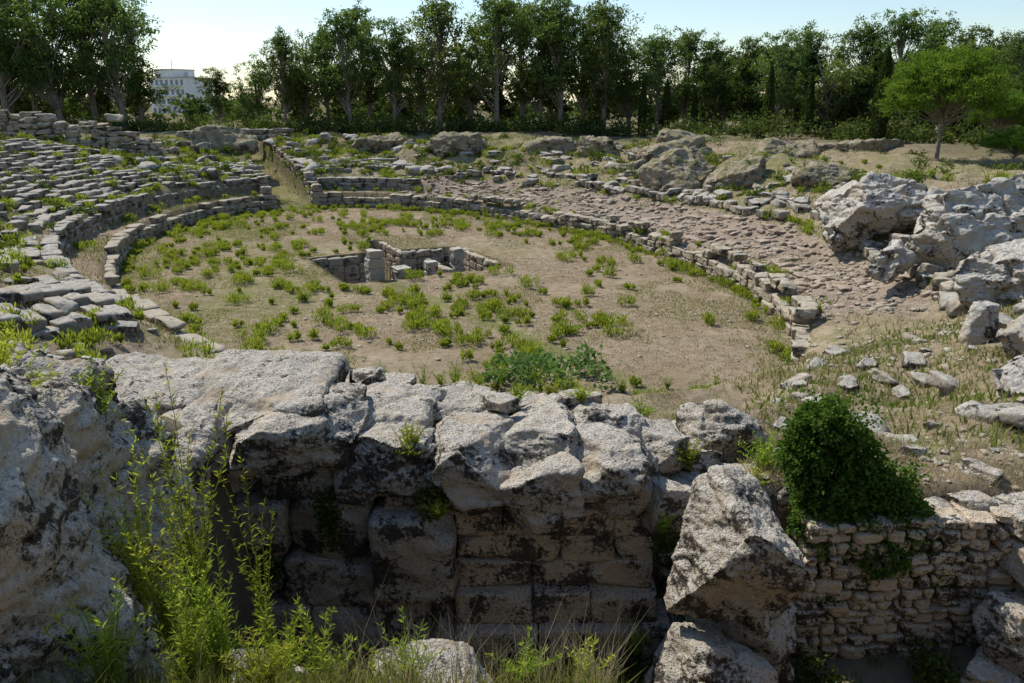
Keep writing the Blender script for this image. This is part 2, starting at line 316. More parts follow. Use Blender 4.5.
def big(name,m,c,h,r,cuts=13,amp=.4,n=80,fr=.7,cm=(.6,1.0),ero=.6,k=7): one(name,m,c,h,r,n=n,amp=amp,fr=fr,k=k,cuts=cuts,cm=cm,oct=7,ridge=.6,g=.6,ero=ero)
big('limestone_outcrop',M_pale,(17.4,38,4.0),(2.9,2.2,1.8),(.05,-.1,.3))
big('limestone_outcrop',M_pale,(18.2,31.5,4.1),(3.6,2.4,2.2),(.1,-.22,.2))
big('limestone_outcrop',M_pale,(15.9,24.6,3.6),(1.7,1.3,1.3),(.05,-.2,.2))
big('limestone_outcrop',M_pale,(21.5,27,4.3),(2.4,2.2,1.7),(.05,-.1,.5))
big('limestone_outcrop',M_pale,(14.6,30.2,3.1),(.9,.8,.7),(.05,-.1,.5),n=40,amp=.25)
big('rock_outcrop',M_pale,(10.6,14.6,3.4),(1.5,1.1,.95),(.1,-.35,.3),fr=1.2,amp=.22)
big('rock_outcrop',M_near,(12.6,17.6,3.4),(1.3,1.1,.9),(.1,-.2,.6),fr=1.2,amp=.22)
big('rock_outcrop',M_pale,(12.4,20.3,3.1),(.5,.45,.8),(.0,.1,.3),fr=1.2,amp=.12,n=40)
for c,h in [((12.6,60,3.7),(2.7,2.4,1.9)),((16.3,57,3.6),(2.4,2,1.5)),((20.5,52.5,3.9),(3.,2.,1.3)),((21,62,4.6),(4,2.5,1.5)),((28,66,4.8),(4,2.5,1.5)),((14,68,4.2),(3,2.5,1.6)),
   ((-4.8,81,4.1),(3.6,2.5,1.8)),((3,79,4.0),(3,2.2,1.7)),((9,75,4.),(3,2.2,1.7)),((-13,84,4.4),(4,2.2,1.5)),((17,74,4.6),(4,2.,1.4)),((-28,80,5.2),(3,2,1.4)),((9.5,66,3.),(1.8,1.4,1.2)),((12,71,3.8),(2,1.5,1.2))]:
    big('rock_mound',M_mound,c,h,(U(-.1,.1),U(-.2,.2),U(0,1)),cuts=9,amp=.45,n=48,cm=(.7,1.1),ero=.25)
def nz(x,y,sc,z=0.): return float(fbm2(np.array([x]),np.array([y]),sc,2,z)[0])
def courses(st,d0,zt,phs,ln,hh,dep,nc,keep,amp=.05,jit=.05,n=6,rj=.05,zf=None):
    for c in range(nc):
        p=phs[0]+U(0,.03)
        while p<phs[1]:
            sp=math.hypot(A*math.sin(p),B*math.cos(p));L_=ln*U(.45,1.5);dp=L_/(sp+d0)
            pm=p+dp/2;dj=d0+U(-1,1)*jit;x,y=ring(pm,dj+dep);x2,y2=ring(pm+.01,dj+dep);a=math.atan2(y2-y,x2-x);p+=dp
            if not keep(pm,c,nc,x,y):continue
            z=(zt if zf is None else float(H(x,y))+zt)-(nc-c-.5)*hh
            st.add((x,y,z+U(-jit,jit)*.5),(L_/2*.985,dep*U(.8,1.15),hh/2*U(.9,1.1)),(U(-rj,rj),U(-rj,rj),a+U(-rj,rj)*1.3),n=n,amp=amp,fr=1.8,k=16,cuts=4,cm=(.9,1.4))
def corr(x,y):
    l,s=ls(x,y);return abs(s+.3)<1.7 and l>A*.8
st=Stones()
courses(st,-.05,1.28,(-2.6,.5),1.1,.44,.38,3,lambda p,c,nc,x,y:not corr(x,y) and (c<nc-1 or nz(x,y,.3)>-.08),n=8)
courses(st,-.05,1.2,(.5,2.7),.9,.42,.4,3,lambda p,c,nc,x,y:(c<nc-1 or nz(x,y,.5)>-.08),amp=.08,jit=.1,n=10)
courses(st,-.0,1.6,(.9,2.6),.7,.4,.36,1,lambda p,c,nc,x,y:nz(x,y,.9,3.)>.12,amp=.08,jit=.14,n=10)
st.build('podium_wall',M_wall,5,.6)
st=Stones()
courses(st,2.2,2.62,(-2.1,-.12),1.2,.46,.4,3,lambda p,c,nc,x,y:not corr(x,y) and (c<nc-1 or nz(x,y,.3,4.)>-.05) and not(abs((p*7)%2.2-1)<.14 and c<nc-1),n=8,jit=.08)
courses(st,1.9,2.4,(.1,.62),1.1,.42,.4,3,lambda p,c,nc,x,y:not corr(x,y) and (c<nc-1 or nz(x,y,.3,4.)>-.1),n=8)
st.build('inner_wall',M_tier,5,.6)
st=Stones()
for i in range(14):
    dd=3.1+i*.78
    courses(st,dd,.34,(-2.15,-.72),1.35,.46,.32,1,lambda p,c,nc,x,y:nz(x,y,.35,i*.35)>-.12+.1*(p<-1.9) and U(0,1)<.95,amp=.06,jit=.06,n=7,rj=.05,zf=1)
for i in range(6):
    dd=2.9+i*.85
    courses(st,dd,.28,(-.7,.65),1.1,.42,.34,1,lambda p,c,nc,x,y:not corr(x,y) and nz(x,y,.35,i*.3+9)>-.08,amp=.07,jit=.08,n=7,rj=.06,zf=1)
st.build('seating_tiers',M_tier,5,.6)
st=Stones()
for i in range(5):
    courses(st,.95+i*.85,.10,(.55,2.35),.75,.34,.36,1,lambda p,c,nc,x,y:nz(x,y,.6,i*.5+20)>.0 and U(0,1)<.8,amp=.08,jit=.14,n=7,rj=.1,zf=1)
for k in range(700):
    p=U(.6,2.5);dd=U(.7,5.6);x,y=ring(p,dd);r=U(.06,.2)
    st.add((x,y,float(H(x,y))+r*.1),(r*U(.9,1.6),r,r*.6),(U(-.3,.3),U(-.3,.3),U(0,6)),n=4,amp=r*.3,fr=2,k=7,cuts=4,cm=(.8,1.1))
st.build('path_paving_stones',M_path,4,.6)
st=Stones()
def scat(x,y,r,n,pr=.2,sy=1.7,amp=.1):
    st.add((x,y,float(H(x,y))+r*pr),(r*U(.8,sy),r,r*.6),(U(-.3,.3),U(-.3,.3),U(0,6)),n=n,amp=min(amp,r*.3),fr=1.6,k=9,cuts=6,cm=(.72,1.15))
courses(st,5.2,.45,(.6,2.6),.9,.5,.35,1,lambda p,c,nc,x,y:nz(x,y,.5,8.)>-.02,amp=.08,jit=.2,n=8,rj=.12,zf=1)
courses(st,6.4,.4,(.9,2.4),.9,.5,.35,1,lambda p,c,nc,x,y:nz(x,y,.5,28.)>.08,amp=.08,jit=.3,n=8,rj=.15,zf=1)
courses(st,21.5,6.1,(-.6,.5),1.6,.6,.5,2,lambda p,c,nc,x,y:nz(x,y,.1,2.)>-.1,amp=.14,jit=.2,n=6)
for k in range(150):
    p=U(.7,2.4);dd=U(5.5,14);x,y=ring(p,dd);scat(x,y,U(.12,.55),9)
for k in range(190):
    p=U(-.7,.8);dd=U(4,20);x,y=ring(p,dd)
    if not corr(x,y):scat(x,y,U(.15,.7),6)
for k in range(200):
    p=U(-2.3,-.7);dd=U(2.8,16);x,y=ring(p,dd)
    if y>11:scat(x,y,U(.12,.36),6)
for k in range(110):
    x,y=U(5,16),U(11,24);dv,_=dphi(np.array(x),np.array(y))
    if dv<.8 or x/y<.36:continue
    scat(x,y,U(.05,.42)**1.1,10)
for k in range(50):
    x,y=U(-15,-7),U(13,24);dv,_=dphi(np.array(x),np.array(y))
    if dv<1:continue
    scat(x,y,U(.08,.38),10,amp=.06)
st.build('scattered_stone_blocks',M_tier,5,.6)
# outer perimeter ruin on the left rim
st=Stones()
for px_,py_,h_ in [(x,72+.12*(x+47)*1.0,2.2+1.1*nz(x,3.,.25,40.)) for x in np.arange(-54,-31,1.15)]:
    g0=float(H(px_,py_));zz=g0-.3
    while zz<g0+h_:
        hh=U(.4,.65)
        if U(0,1)<.93:st.add((px_+U(-.15,.15),py_+U(-.25,.25)+(zz-g0)*.25,zz+hh/2),(U(.5,.8),U(.5,.8),hh/2*1.05),(U(-.06,.06),U(-.06,.06),.12+U(-.12,.12)),n=9,amp=.14,fr=1.3,k=9,cuts=5,cm=(.8,1.2))
        zz+=hh
st.build('outer_perimeter_ruin',M_wall,5,.7)
st=Stones()
for k in range(3600):
    t=U(0,1)
    if t<.4: p=U(.7,2.55);dd=U(.8,6.5)
    elif t<.7:p=U(-2.6,.6);dd=U(.8,14)
    else:p=U(1.9,3.0);dd=U(.5,12)
    x,y=ring(p,dd)
    if y<9.8 :continue
    r=.03+.1*U(0,1)**4;st.add((x,y,0.),(r*U(1,1.6),r,r*.7),(U(-.3,.3),U(-.3,.3),U(0,6)),n=2,amp=.02,fr=2,k=6,cuts=2,cm=(.8,1.1))
for k in range(700):
    a=U(0,6.28);q_=math.sqrt(U(0,1))*.97;x,y=xy(A*q_*math.cos(a),B*q_*math.sin(a));r=.02+.07*U(0,1)**4
    st.add((x,y,0.),(r*U(1,1.6),r,r*.7),(0,0,U(0,6)),n=2,amp=.02,fr=2,k=6,cuts=2,cm=(.8,1.1))
for k in range(500):
    x,y=U(3,8),U(9.7,13);r=.015+.05*U(0,1)**3
    st.add((x,y,0.),(r*U(1,1.6),r,r*.7),(0,0,U(0,6)),n=3,amp=.01,fr=4,k=6,cuts=3,cm=(.8,1.1))
cen=np.array([v.mean(0) for v in st.V]);hz=H(cen[:,0],cen[:,1])
for v,z_ in zip(st.V,hz):v[:,2]+=z_+.005
st.build('rubble_stones',M_wall,2)
st=Stones()
for sd in (-1,1):
    for l_ in np.arange(A+.3,A+16,1.2):
        for c in range(4):
            zb=.15+(l_-A)*.13+c*.6
            x,y=xy(l_+U(-.1,.1),-.3+sd*2.15)
            if zb>float(H(*xy(l_,-.3+sd*3.5)))+.3:continue
            st.add((x,y,zb+.3),(.6,.42,.3),(U(-.03,.03),U(-.03,.03),math.atan2(LD[1],LD[0])),n=7,amp=.08,fr=1.5,k=11,cuts=3,cm=(.9,1.3))
st.build('entrance_passage_walls',M_wall,5)
st=Stones();aL=math.atan2(LD[1],LD[0]);aS=math.atan2(SD[1],SD[0])
def pst(x,y,z,a,dep=.32):st.add((x,y,z+U(-.03,.03)),(.48,dep,.25),(U(-.03,.03),U(-.03,.03),a+U(-.04,.04)),n=7,amp=.06,fr=2,k=14,cuts=3,cm=(.95,1.3))
for c in range(5):
    z=-2.25+c*.47
    for sd in (-1,1):
        for s_ in np.arange(-ps+.3,ps,.95):
            if sd>0 and abs(s_-.2)<.9:continue
            if c==4 and (sd<0 or U(0,1)<.3):continue
            pst(*xy(PL+sd*(pl+.1),PS+s_+.2),z,aS)
        for l_ in np.arange(-pl+.3,pl,.95):
            if c==4 and (sd<0 or U(0,1)<.2):continue
            pst(*xy(PL+l_+.2,PS+sd*(ps+.1)),z,aL)
        for l_ in np.arange(pl+.5,8.6,.95):
            pst(*xy(PL+l_,PS+.2+sd*.85),z,aL,.25)
for l_ in np.arange(-2.5,pl,.9):
    for c in range(4 if l_>0 else 2):pst(*xy(PL+l_,PS+2.4),-2.25+c*.47,aL,.25)
st.build('arena_pit_walls',M_wall,5)
def pillar(l_,s_,z0,z1,r):
    x,y=xy(PL+l_,PS+s_);q=Stones();z=z0
    while z<z1-.05:
        h_=min(U(.5,.75),z1-z);q.add((x,y,z+h_/2),(r*U(.93,1.05),r,h_/2+.004),(U(-.02,.02),U(-.02,.02),.5+U(-.05,.05)),n=14,amp=.05,fr=2,k=14,cuts=3,cm=(.95,1.3));z+=h_
    q.build('stone_pillar',M_pale,5)
pillar(-3.2,-3.1,-2.5,1.5,.42);pillar(-3.55,-1.75,-2.5,.5,.45);pillar(.6,-1.9,-2.5,.5,.34);pillar(1.5,3.6,-2.5,.3,.34);pillar(-.8,1.0,-2.5,.1,.34)
# ---------------------------------------------------------------- vegetation
class Veg:
    def __init__(s):s.V=[];s.F=[];s.T=[];s.M=[];s.n=0
    def quads(s,Q,tint,m=0):
        k=len(Q);s.V.append(Q.reshape(-1,3));s.F.append(np.arange(k*4).reshape(k,4)+s.n);s.n+=k*4
        s.T.append(np.repeat(tint,4));s.M.append(np.full(k,m))
    def leaves(s,P,ln,wd,dirs=None,tint=None,m=0,droop=0.):
        k=len(P)
        if dirs is None:
            dirs=rng.normal(size=(k,3));dirs[:,2]-=droop
        dirs=dirs/np.linalg.norm(dirs,axis=1)[:,None]
        sd=np.cross(dirs,rng.normal(size=(k,3)));sd/=np.linalg.norm(sd,axis=1)[:,None]+1e-9
        ln=np.broadcast_to(ln,(k,))[:,None]*U(.7,1.3,(k,1));wd=np.broadcast_to(wd,(k,))[:,None]
        Q=np.stack([P,P+dirs*ln*.45+sd*wd/2,P+dirs*ln,P+dirs*ln*.45-sd*wd/2],1)
        s.quads(Q,U(0,1,k) if tint is None else np.clip(tint,0,1),m)
    def blades(s,P,h,w,lean=.4,tint=None,m=0):
        k=len(P);a=U(0,6.283,k);h=np.broadcast_to(h,(k,))*U(.5,1.4,k);ld=np.stack([np.cos(a),np.sin(a),np.zeros(k)],1)*(U(0,1,k)*lean*h)[:,None]
        b=U(0,6.283,k);sd=np.stack([np.cos(b),np.sin(b),np.zeros(k)],1)*w/2
        up=np.stack([np.zeros(k),np.zeros(k),h],1);mid=P+up*.55+ld*.35;tip=P+up+ld
        t=U(0,1,k) if tint is None else tint
        s.quads(np.stack([P-sd,P+sd,mid+sd*.8,mid-sd*.8],1),t,m);s.quads(np.stack([mid-sd*.8,mid+sd*.8,tip+sd*.1,tip-sd*.1],1),t,m)
    def tube(s,pts,rad,k=6,m=0):
        pts=np.asarray(pts,float);a=np.linspace(0,2*np.pi,k,endpoint=False);R=[]
        for i,p in enumerate(pts):
            t=pts[min(i+1,len(pts)-1)]-pts[max(i-1,0)];t/=np.linalg.norm(t)+1e-9
            u=np.cross(t,[.3,.9,.1] if abs(t[1])<.9 else [1,0,0]);u/=np.linalg.norm(u);v=np.cross(t,u)
            R.append(p+rad[i]*(np.cos(a)[:,None]*u+np.sin(a)[:,None]*v))
        V=np.concatenate(R);i0=np.arange(len(pts)-1)[:,None]*k;j=np.arange(k)[None];j2=(j+1)%k
        Fq=np.stack([i0+j,i0+j2,i0+k+j2,i0+k+j],-1).reshape(-1,4)
        s.V.append(V);s.F.append(Fq+s.n);s.n+=len(V);s.T.append(np.full(len(V),.5));s.M.append(np.full(len(Fq),m))
    def out(s,name,mats,link=True,smooth=False):
        return mk(name,np.concatenate(s.V),np.concatenate(s.F),mats,np.concatenate(s.M),smooth,dict(tint=np.concatenate(s.T)),link=link)
def ball(k,shell=.5):
    v=rng.normal(size=(k,3));v/=np.linalg.norm(v,axis=1)[:,None];return v*(U(0,1,k)**shell)[:,None]
def weed(v,base,h,ns,spread,nl=22,ll=.07,lw=.012,m=0):
    base=np.array(base,float)
    for _ in range(ns):
        a=U(0,6.283);r=U(.1,1)*spread;hh=h*U(.45,1.1)
        tp=base+np.array([math.cos(a)*r,math.sin(a)*r,hh]);b0=base+np.array([math.cos(a),math.sin(a),0])*r*.15
        t=np.linspace(0,1,6)[:,None];pts=b0+(tp-b0)*t+np.array([math.cos(a),math.sin(a),0])*(-.25*r*np.sin(t*3.14))+rng.normal(size=(6,3))*.012*h*t
        v.tube(pts,np.linspace(.12*lw+.002,.0012,6)*2,3,m)
        tt=U(.12,1,nl);P=np.stack([np.interp(tt,t[:,0],pts[:,c]) for c in range(3)],1)
        aa=U(0,6.283,nl);D=np.stack([np.cos(aa),np.sin(aa),U(.1,1.5,nl)],1)
        v.leaves(P,ll*(1.15-.5*tt),lw,D,.25+.6*tt+U(-.2,.2,nl),m)
def tuft(v,x,y,h,r,k,ll=.15,lw=.035):
    z=float(H(x,y));c=np.array([x,y,z]);sub=max(3,int(r*9))
    for _ in range(sub):
        a=U(0,6.28);q=math.sqrt(U(0,1))*r*.75;cc=c+np.array([math.cos(a)*q,math.sin(a)*q,0]);hh=h*(1-.5*(q/r)**2)*U(.7,1.15);kk=k//sub
        P=cc+ball(kk)*np.array([r*.33,r*.33,0]);P[:,2]=z+hh*U(0,.85,kk)
        D=(P-cc)*1.5/r;D[:,2]=U(.3,1.3,kk);v.leaves(P,ll,lw,D,.25+.75*(P[:,2]-z)/h+U(-.25,.25,kk))
v=Veg();cnt=0
while cnt<500:
    l_,s_=U(-A,A),U(-B,B)
    if (l_/A)**2+(s_/B)**2>.97:continue
    x,y=xy(l_,s_)
    if abs(l_-PL)<pl+.6 and abs(s_-PS)<ps+.6:continue
    dens=.07+1.4*max(0,nz(x,y,.18,7.)+.02)+1.5*math.exp(-((x+4.5)**2+(y-36)**2)/30)+.3*(s_<-7)+.3*(y>55)
    if U(0,1)>dens:continue
    r=.16+.6*U(0,1)**1.7;tuft(v,x,y,r*U(.5,1.)+.08,r,int(80+420*r),.16,.04);cnt+=1
for k in range(800):
    t=U(0,1)
    if t<.45:p=U(-.8,.7);dd=U(1,20)
    elif t<.66:p=U(-2.3,-.8);dd=U(.8,13)
    else:p=U(.7,2.6);dd=U(4.8,16) if U(0,1)<.8 else U(.2,1)
    x,y=ring(p,dd)
    if y<12 or abs(x)<2 and y<20 or corr(x,y):continue
    r=.2+.6*U(0,1)**2;tuft(v,x,y,r*U(.6,1.)+.08,r,int(50+220*r),.18,.05)
for k in range(190):
    if k<30:x,y=xy(PL+U(-pl,pl),PS+U(-ps,ps))
    elif k<110:x,y=ring(U(-3,3),U(-.7,-.2))
    else:x,y=ring(U(.4,2.3),U(-.9,-.2))
    r=U(.2,.5);tuft(v,x,y,r*.9,r,int(60+220*r))
v.out('fleabane_weeds',M_weed)
def grass(name,m,n,fn,h,w,lean):
    P=fn(n);P=np.stack([P[0],P[1],H(P[0],P[1])-.01],1)
    P=P[P[:,2]>-1];v=Veg();v.blades(P,h,w,lean);v.out(name,m)
def f_ar(n):
    r=np.sqrt(U(0,1,n));a=U(0,6.283,n);x,y=xy(A*r*np.cos(a),B*r*np.sin(a));k=fbm2(x,y,.35,3,1.)>-.15;return x[k],y[k]
grass('dry_grass',M_dry,90000,f_ar,.06,.03,1.4)
def f_ar2(n):
    r=np.sqrt(U(0,1,n));a=U(0,6.283,n);l_=A*r*np.cos(a);s_=B*r*np.sin(a);x,y=xy(l_,s_)
    k=(fbm2(x,y,.3,4,12.)+.014*(-s_-3)+.35*ss(.9,.98,r)>.14);return x[k],y[k]
grass('green_grass',M_grn,130000,f_ar2,.08,.03,1.2)
def f_out(z,th):
    def f(n):
        p=U(-3.14,3.14,n);dd=U(.6,24,n);x,y=ring(p,dd);_,q=dphi(x,y)
        k=(fbm2(x,y,.3,4,z)>th+.14*(p<-.8))&(y>10)&~((dd<5)&(p>.6)&(p<2.6)&(fbm2(x,y,.8,2,3.)<.25));return x[k],y[k]
    return f
grass('dry_grass',M_dry,90000,f_out(5.,-.08),.16,.04,1.)
grass('green_grass',M_grn,120000,f_out(15.,-.0),.18,.045,1.)
def f_nr(x0,x1,y0,y1,z,th,sc=1.2):
    def f(n):
        x=U(x0,x1,n);y=U(y0,y1,n);k=fbm2(x,y,sc,3,z)>th;return x[k],y[k]
    return f
grass('dry_grass',M_dry,42000,f_nr(2.3,12,9.5,22,4.,-.02),.10,.011,1.6)
grass('green_grass',M_grn,14000,f_nr(2.5,12,9.6,22,8.,.08),.11,.014,1.3)
grass('dry_grass',M_dry,9000,f_nr(3.2,9,9.45,11.5,14.,.0,2.),.16,.008,1.2)
grass('dry_grass',M_dry,6000,f_nr(-6,-2.6,2.6,8,4.,-.1),.22,.006,1.)
grass('green_grass',M_ivy,14000,f_nr(-3,9,6,9.2,4.,-.1),.18,.014,1.)
grass('green_grass',M_grn,7000,f_nr(-2.9,1.2,3.2,5.4,4.,-.2),.2,.008,1.)
grass('dry_grass',M_dry,1800,f_nr(-2.9,1.2,3.8,5.4,6.,-.1),.5,.004,.8)
def plant(x,y,z,h,ns,sp,nl=40,ll=.075,lw=.013,name='fleabane_plant',m=None):
    v=Veg();weed(v,(x,y,z),h,ns,sp,nl,ll,lw);v.out(name,m or M_weed)
plant(-3.75,5.4,6.8,.6,52,.55,44);plant(-3.3,5.9,6.5,.5,26,.4);plant(-4.3,6.2,6.65,.6,30,.5)
plant(-2.5,5.5,4.9,2.05,14,.48,100,.08,.013);plant(-2.5,4.9,5.2,1.2,16,.35,55);plant(-2.2,6.1,4.3,1.7,8,.35,70,.08,.012);plant(-2.8,5.2,5.2,1.35,14,.3,60)
for x,y,h,ns in [(-1.6,4.6,.75,22),(-1.25,4.4,.6,22),(-1.95,4.5,1.0,22),(-1.0,4.8,.5,18),(-2.0,4.1,.7,22),(-1.5,4.0,.5,20),(-.7,4.4,.45,16),(.1,4.6,.4,12),(.5,4.5,.35,10),(-2.35,3.9,.8,18),(-2.2,4.7,1.1,18),(-1.7,4.9,.8,16),(-1.35,5.0,.7,14)]:
    plant(x,y,float(H(x,y)),h,ns,.3,44,.075,.011)
for x,y,z,h,ns,sp in [(-1.25,8.95,4.75,.45,44,.28),(.05,8.85,4.2,.35,14,.2),(.45,8.8,4.0,.5,12,.15),(-.9,8.6,4.15,.25,20,.2),(.05,10.6,4.85,.35,16,.3),(1.0,10.8,4.8,.3,14,.3),(1.9,8.9,3.8,.35,14,.2),(1.55,8.7,2.1,.5,20,.3),(-2.6,9.,4.7,.25,12,.2),(1.95,11.2,4.3,.5,20,.4),(-.5,11.3,4.7,.4,16,.4),(.6,11.4,4.6,.4,18,.4),(2.4,9.9,4.2,.4,16,.3)]:
    plant(x,y,z,h,ns,sp,30,.075,.014)
v=Veg()
for k in range(26):
    x,y=U(-.8,3.4),U(24.2,27);c=np.array([x,y,float(H(x,y))+U(.25,.6)])
    v.leaves(c+ball(34)*np.array([.45,.45,.3]),.2,.17,tint=U(.3,.9,34))
v.out('broadleaf_shrub',leaf_mat('broad_leaf',(.08,.14,.045),(.19,.27,.09),.35))
v=Veg()
for k in range(30):
    x,y=U(3.5,9),U(22.8,24.6);weed(v,(x,y,float(H(x,y))),U(.2,.5),9,.3,14,.12,.03)
for k in range(44):
    x,y=U(-4.5,3),U(21.5,25);weed(v,(x,y,float(H(x,y))),U(.4,1.),12,.4,16,.12,.03)
v.out('fleabane_weeds',M_weed)
def ivy(name,blobs,m,size=.06):
    v=Veg()
    for (c,r,k) in blobs:
        n_=rng.normal(size=(k,3));n_/=np.linalg.norm(n_,axis=1)[:,None]
        f_=fbm(n_*2.4+np.array(c)*3,4)
        P=n_*np.array(r)*(1+.75*f_[:,None]+U(-.3,.12,(k,1)))+np.array(c)
        D=n_+rng.normal(size=(k,3))*.8;D[:,2]-=.5
        v.leaves(P,size,size*.72,D,.5+1.3*f_+U(-.4,.4,k))
    # loose trailing shoots
    for _ in range(90):
        a=U(0,6.28);b0=np.array([U(3.7,5.2),U(9.15,9.5),U(3.7,4.6)]);n_=24;t=np.linspace(0,1,n_)[:,None]
        dr=np.array([math.cos(a)*.35,-abs(math.sin(a))*.22,U(-.55,.25)]);P=b0+dr*t+np.array([0,0,-.25])*t*t
        v.leaves(P+rng.normal(size=(n_,3))*.015,.055,.04,tint=U(.2,1,n_))
    for _ in range(60):
        a=U(0,6.28);b0=np.array([4.0+U(-.3,.5),9.5,4.9+U(-.2,.2)]);n_=16;t=np.linspace(0,1,n_)[:,None]
        dr=np.array([math.cos(a)*.3,math.sin(a)*.25,U(.1,.4)]);P=b0+dr*t*1.4
        v.leaves(P+rng.normal(size=(n_,3))*.015,.055,.035,tint=U(.4,1,n_))
    v.out(name,m)
ivy('ivy_bush',[((4.05,9.6,4.95),(.36,.4,.28),4500),((3.8,9.5,4.6),(.28,.3,.28),2500),((4.35,9.55,4.65),(.38,.4,.3),3500),((4.2,9.5,4.2),(.5,.4,.38),4500),((4.8,9.5,4.15),(.38,.35,.28),3000),((5.1,9.35,3.8),(.32,.3,.28),2500),((4.5,9.25,3.65),(.42,.25,.38),3000),((4.0,9.25,3.7),(.32,.25,.35),2500),((4.8,9.1,3.35),(.32,.18,.3),2000)],M_ivy)
plant(4.95,9.5,3.9,.5,20,.4,30);plant(3.55,10.2,4.0,.55,30,.45,30);plant(3.3,9.8,3.9,.4,20,.3,30)
v=Veg()
for k in range(30):
    c=np.array([5.0+U(-1.0,.8),9.18,3.5+U(-.6,.35)]);v.leaves(c+ball(240)*[.25,.16,.22],.06,.045,tint=U(0,.7,240))
for k in range(50):
    c=np.array([U(-2.5,5.5) ,8.65+U(-.9,0),U(1.8,2.2)]);v.leaves(c+ball(140)*[.3,.25,.22],.08,.05,tint=U(0,.8,140))
for c in [(-2.35,9.0,4.1),(-2.3,9.0,3.8),(4.8,9.2,2.9),(5.3,9.2,3.2),(2.3,9.0,2.3),(3.2,8.8,2.2),(.45,8.9,4.1),(-1.0,8.75,4.3),(1.95,8.9,3.6),(-3.1,8.9,3.3),(4.2,9.1,2.6)]:
    v.leaves(np.array(c)+ball(260)*[.2,.12,.3],.06,.04,tint=U(0,.8,260))
v.out('creeping_plants',M_ivy)
v=Veg()
for k in range(480):
    t=U(0,1)
    if t<.65:p=U(-.75,.9);dd=U(3,22)
    elif t<.8:p=U(-1.8,-.75);dd=U(3,20)
    else:p=U(.9,1.9);dd=U(7,20)
    x,y=ring(p,dd);r=U(.25,.9)
    if corr(x,y) or y<14:continue
    c=np.array([x,y,float(H(x,y))+r*.3])
    for j in range(4):
        k_=int(40*r+10);v.leaves(c+rng.normal(size=3)*[r*.6,r*.6,r*.25]+ball(k_)*[r*.6,r*.6,r*.4],.2,.11,tint=U(.0,1,k_))
v.out('terrace_shrubs',leaf_mat('shrub_leaves',(.06,.09,.02),(.22,.26,.055),.4))
def tree(seed,H_,cb,cr,ncl,lpc,ll,lw,lmat,style='euc'):
    global rng,U
    old=rng;rng=np.random.default_rng(seed);U=rng.uniform
    v=Veg();bend=rng.normal(size=2)*.05*H_
    def tp(t):return np.array([bend[0]*t*t,bend[1]*t*t,-.5+(H_*.9+.5)*t])
    ts=np.linspace(0,1,9);v.tube([tp(t) for t in ts],(H_*.02)*(1-ts*.85)+.02,8,1)
    lob=[(U(0,6.28),U(.3,1),U(0,1)) for _ in range(8)]
    for i in range(ncl):
        if style=='euc':
            la,lr,lf=lob[i%8]
            f=np.clip(lf+U(-.24,.24),0,1);z=cb+(H_-cb)*f;prof=math.sin(math.pi*min(1,.2+.72*f))**.7
            a=la+U(-.7,.7);r=cr*prof*np.clip(lr+U(-.35,.3),.05,1.1)
            c=np.array([math.cos(a)*r,math.sin(a)*r,z]);cs=np.array([U(.8,1.5),U(.8,1.5),U(.6,1.3)])*H_/14
            st_=max(.2,(z-U(.12,.3)*H_)/H_)
        else:
            a=U(0,6.283);q=math.sqrt(U(0,1));r=cr*q;z=cb+(H_-cb)*(.3+.7*math.sqrt(max(0,1-q*q)))*U(.6,1)
            c=np.array([math.cos(a)*r,math.sin(a)*r,z]);cs=np.array([.8,.8,.45])*cr/3
            st_=U(.4,.75)
        b=tp(min(st_,.95));c[:2]+=tp(min(1,z/H_))[:2]*.7
        t=np.linspace(0,1,4)[:,None];pts=b+(c-b)*t;pts[:,2]-=np.sin(t[:,0]*3.14)*.08*np.linalg.norm(c-b)
        v.tube(pts,np.linspace(H_*.007,.02,4),4,1)
        sub=6
        for j in range(sub):
            cc=c+rng.normal(size=3)*cs*.75;k_=lpc//sub
            P=cc+ball(k_,.6)*cs*U(.35,.75)
            D=rng.normal(size=(k_,3));D[:,2]-=.9 if style=='euc' else -.6
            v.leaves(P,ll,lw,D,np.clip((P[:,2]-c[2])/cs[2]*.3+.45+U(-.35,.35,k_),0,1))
    rng=old;U=rng.uniform
    return v.out('tree_mesh',[lmat,M_bark],link=False)
EU=[tree(i,14,4.4+U(-1,1.4),3.1+U(-.4,.9),52,150,.40,.14,M_eu) for i in range(7)]
BU=[tree(20+i,10,1.5,3.4,46,130,.42,.2,M_eu if i%2 else M_dk) for i in range(4)]
PN=[tree(30+i,7,2.2,3.2,130,260,.28,.07,M_pine,'pine') for i in range(2)]
def cyp(seed):
    v=Veg();k=4200;z=U(.3,10,k);t=z/10;r=.85*np.sin(np.clip(t*.9+.12,0,1)*np.pi)**.6*(1-t*.35)
    a=U(0,6.283,k);r=r*(1+.3*fbm(np.stack([np.cos(a)*2,np.sin(a)*2,z*1.2+seed*9],1),3))*U(.7,1.05,k)
    D=np.stack([np.cos(a)*.4,np.sin(a)*.4,np.ones(k)],1);v.leaves(np.stack([np.cos(a)*r,np.sin(a)*r,z],1),.4,.14,D,U(0,.6,k))
    v.tube([(0,0,-.4),(0,0,3),(0,0,9)],[.2,.15,.03],6,1);return v.out('cypress_mesh',[M_dk,M_bark],link=False)
CY=[cyp(i) for i in range(2)]
def place(nm,ml,i,px,yy,top,base=14.,wd=1.):
    X_=(px-512)*.001222*yy;gz=float(H(X_,yy));v_=(341.5-top)/796;sl=(.289-.957*v_)/(.957+.289*v_);ht=9-sl*yy-gz
    k=ht/base;inst(nm,ml[i%len(ml)],(X_,yy,gz-.1),U(0,6.28),(k*U(.9,1.2)*wd,k*U(.9,1.2)*wd,k))
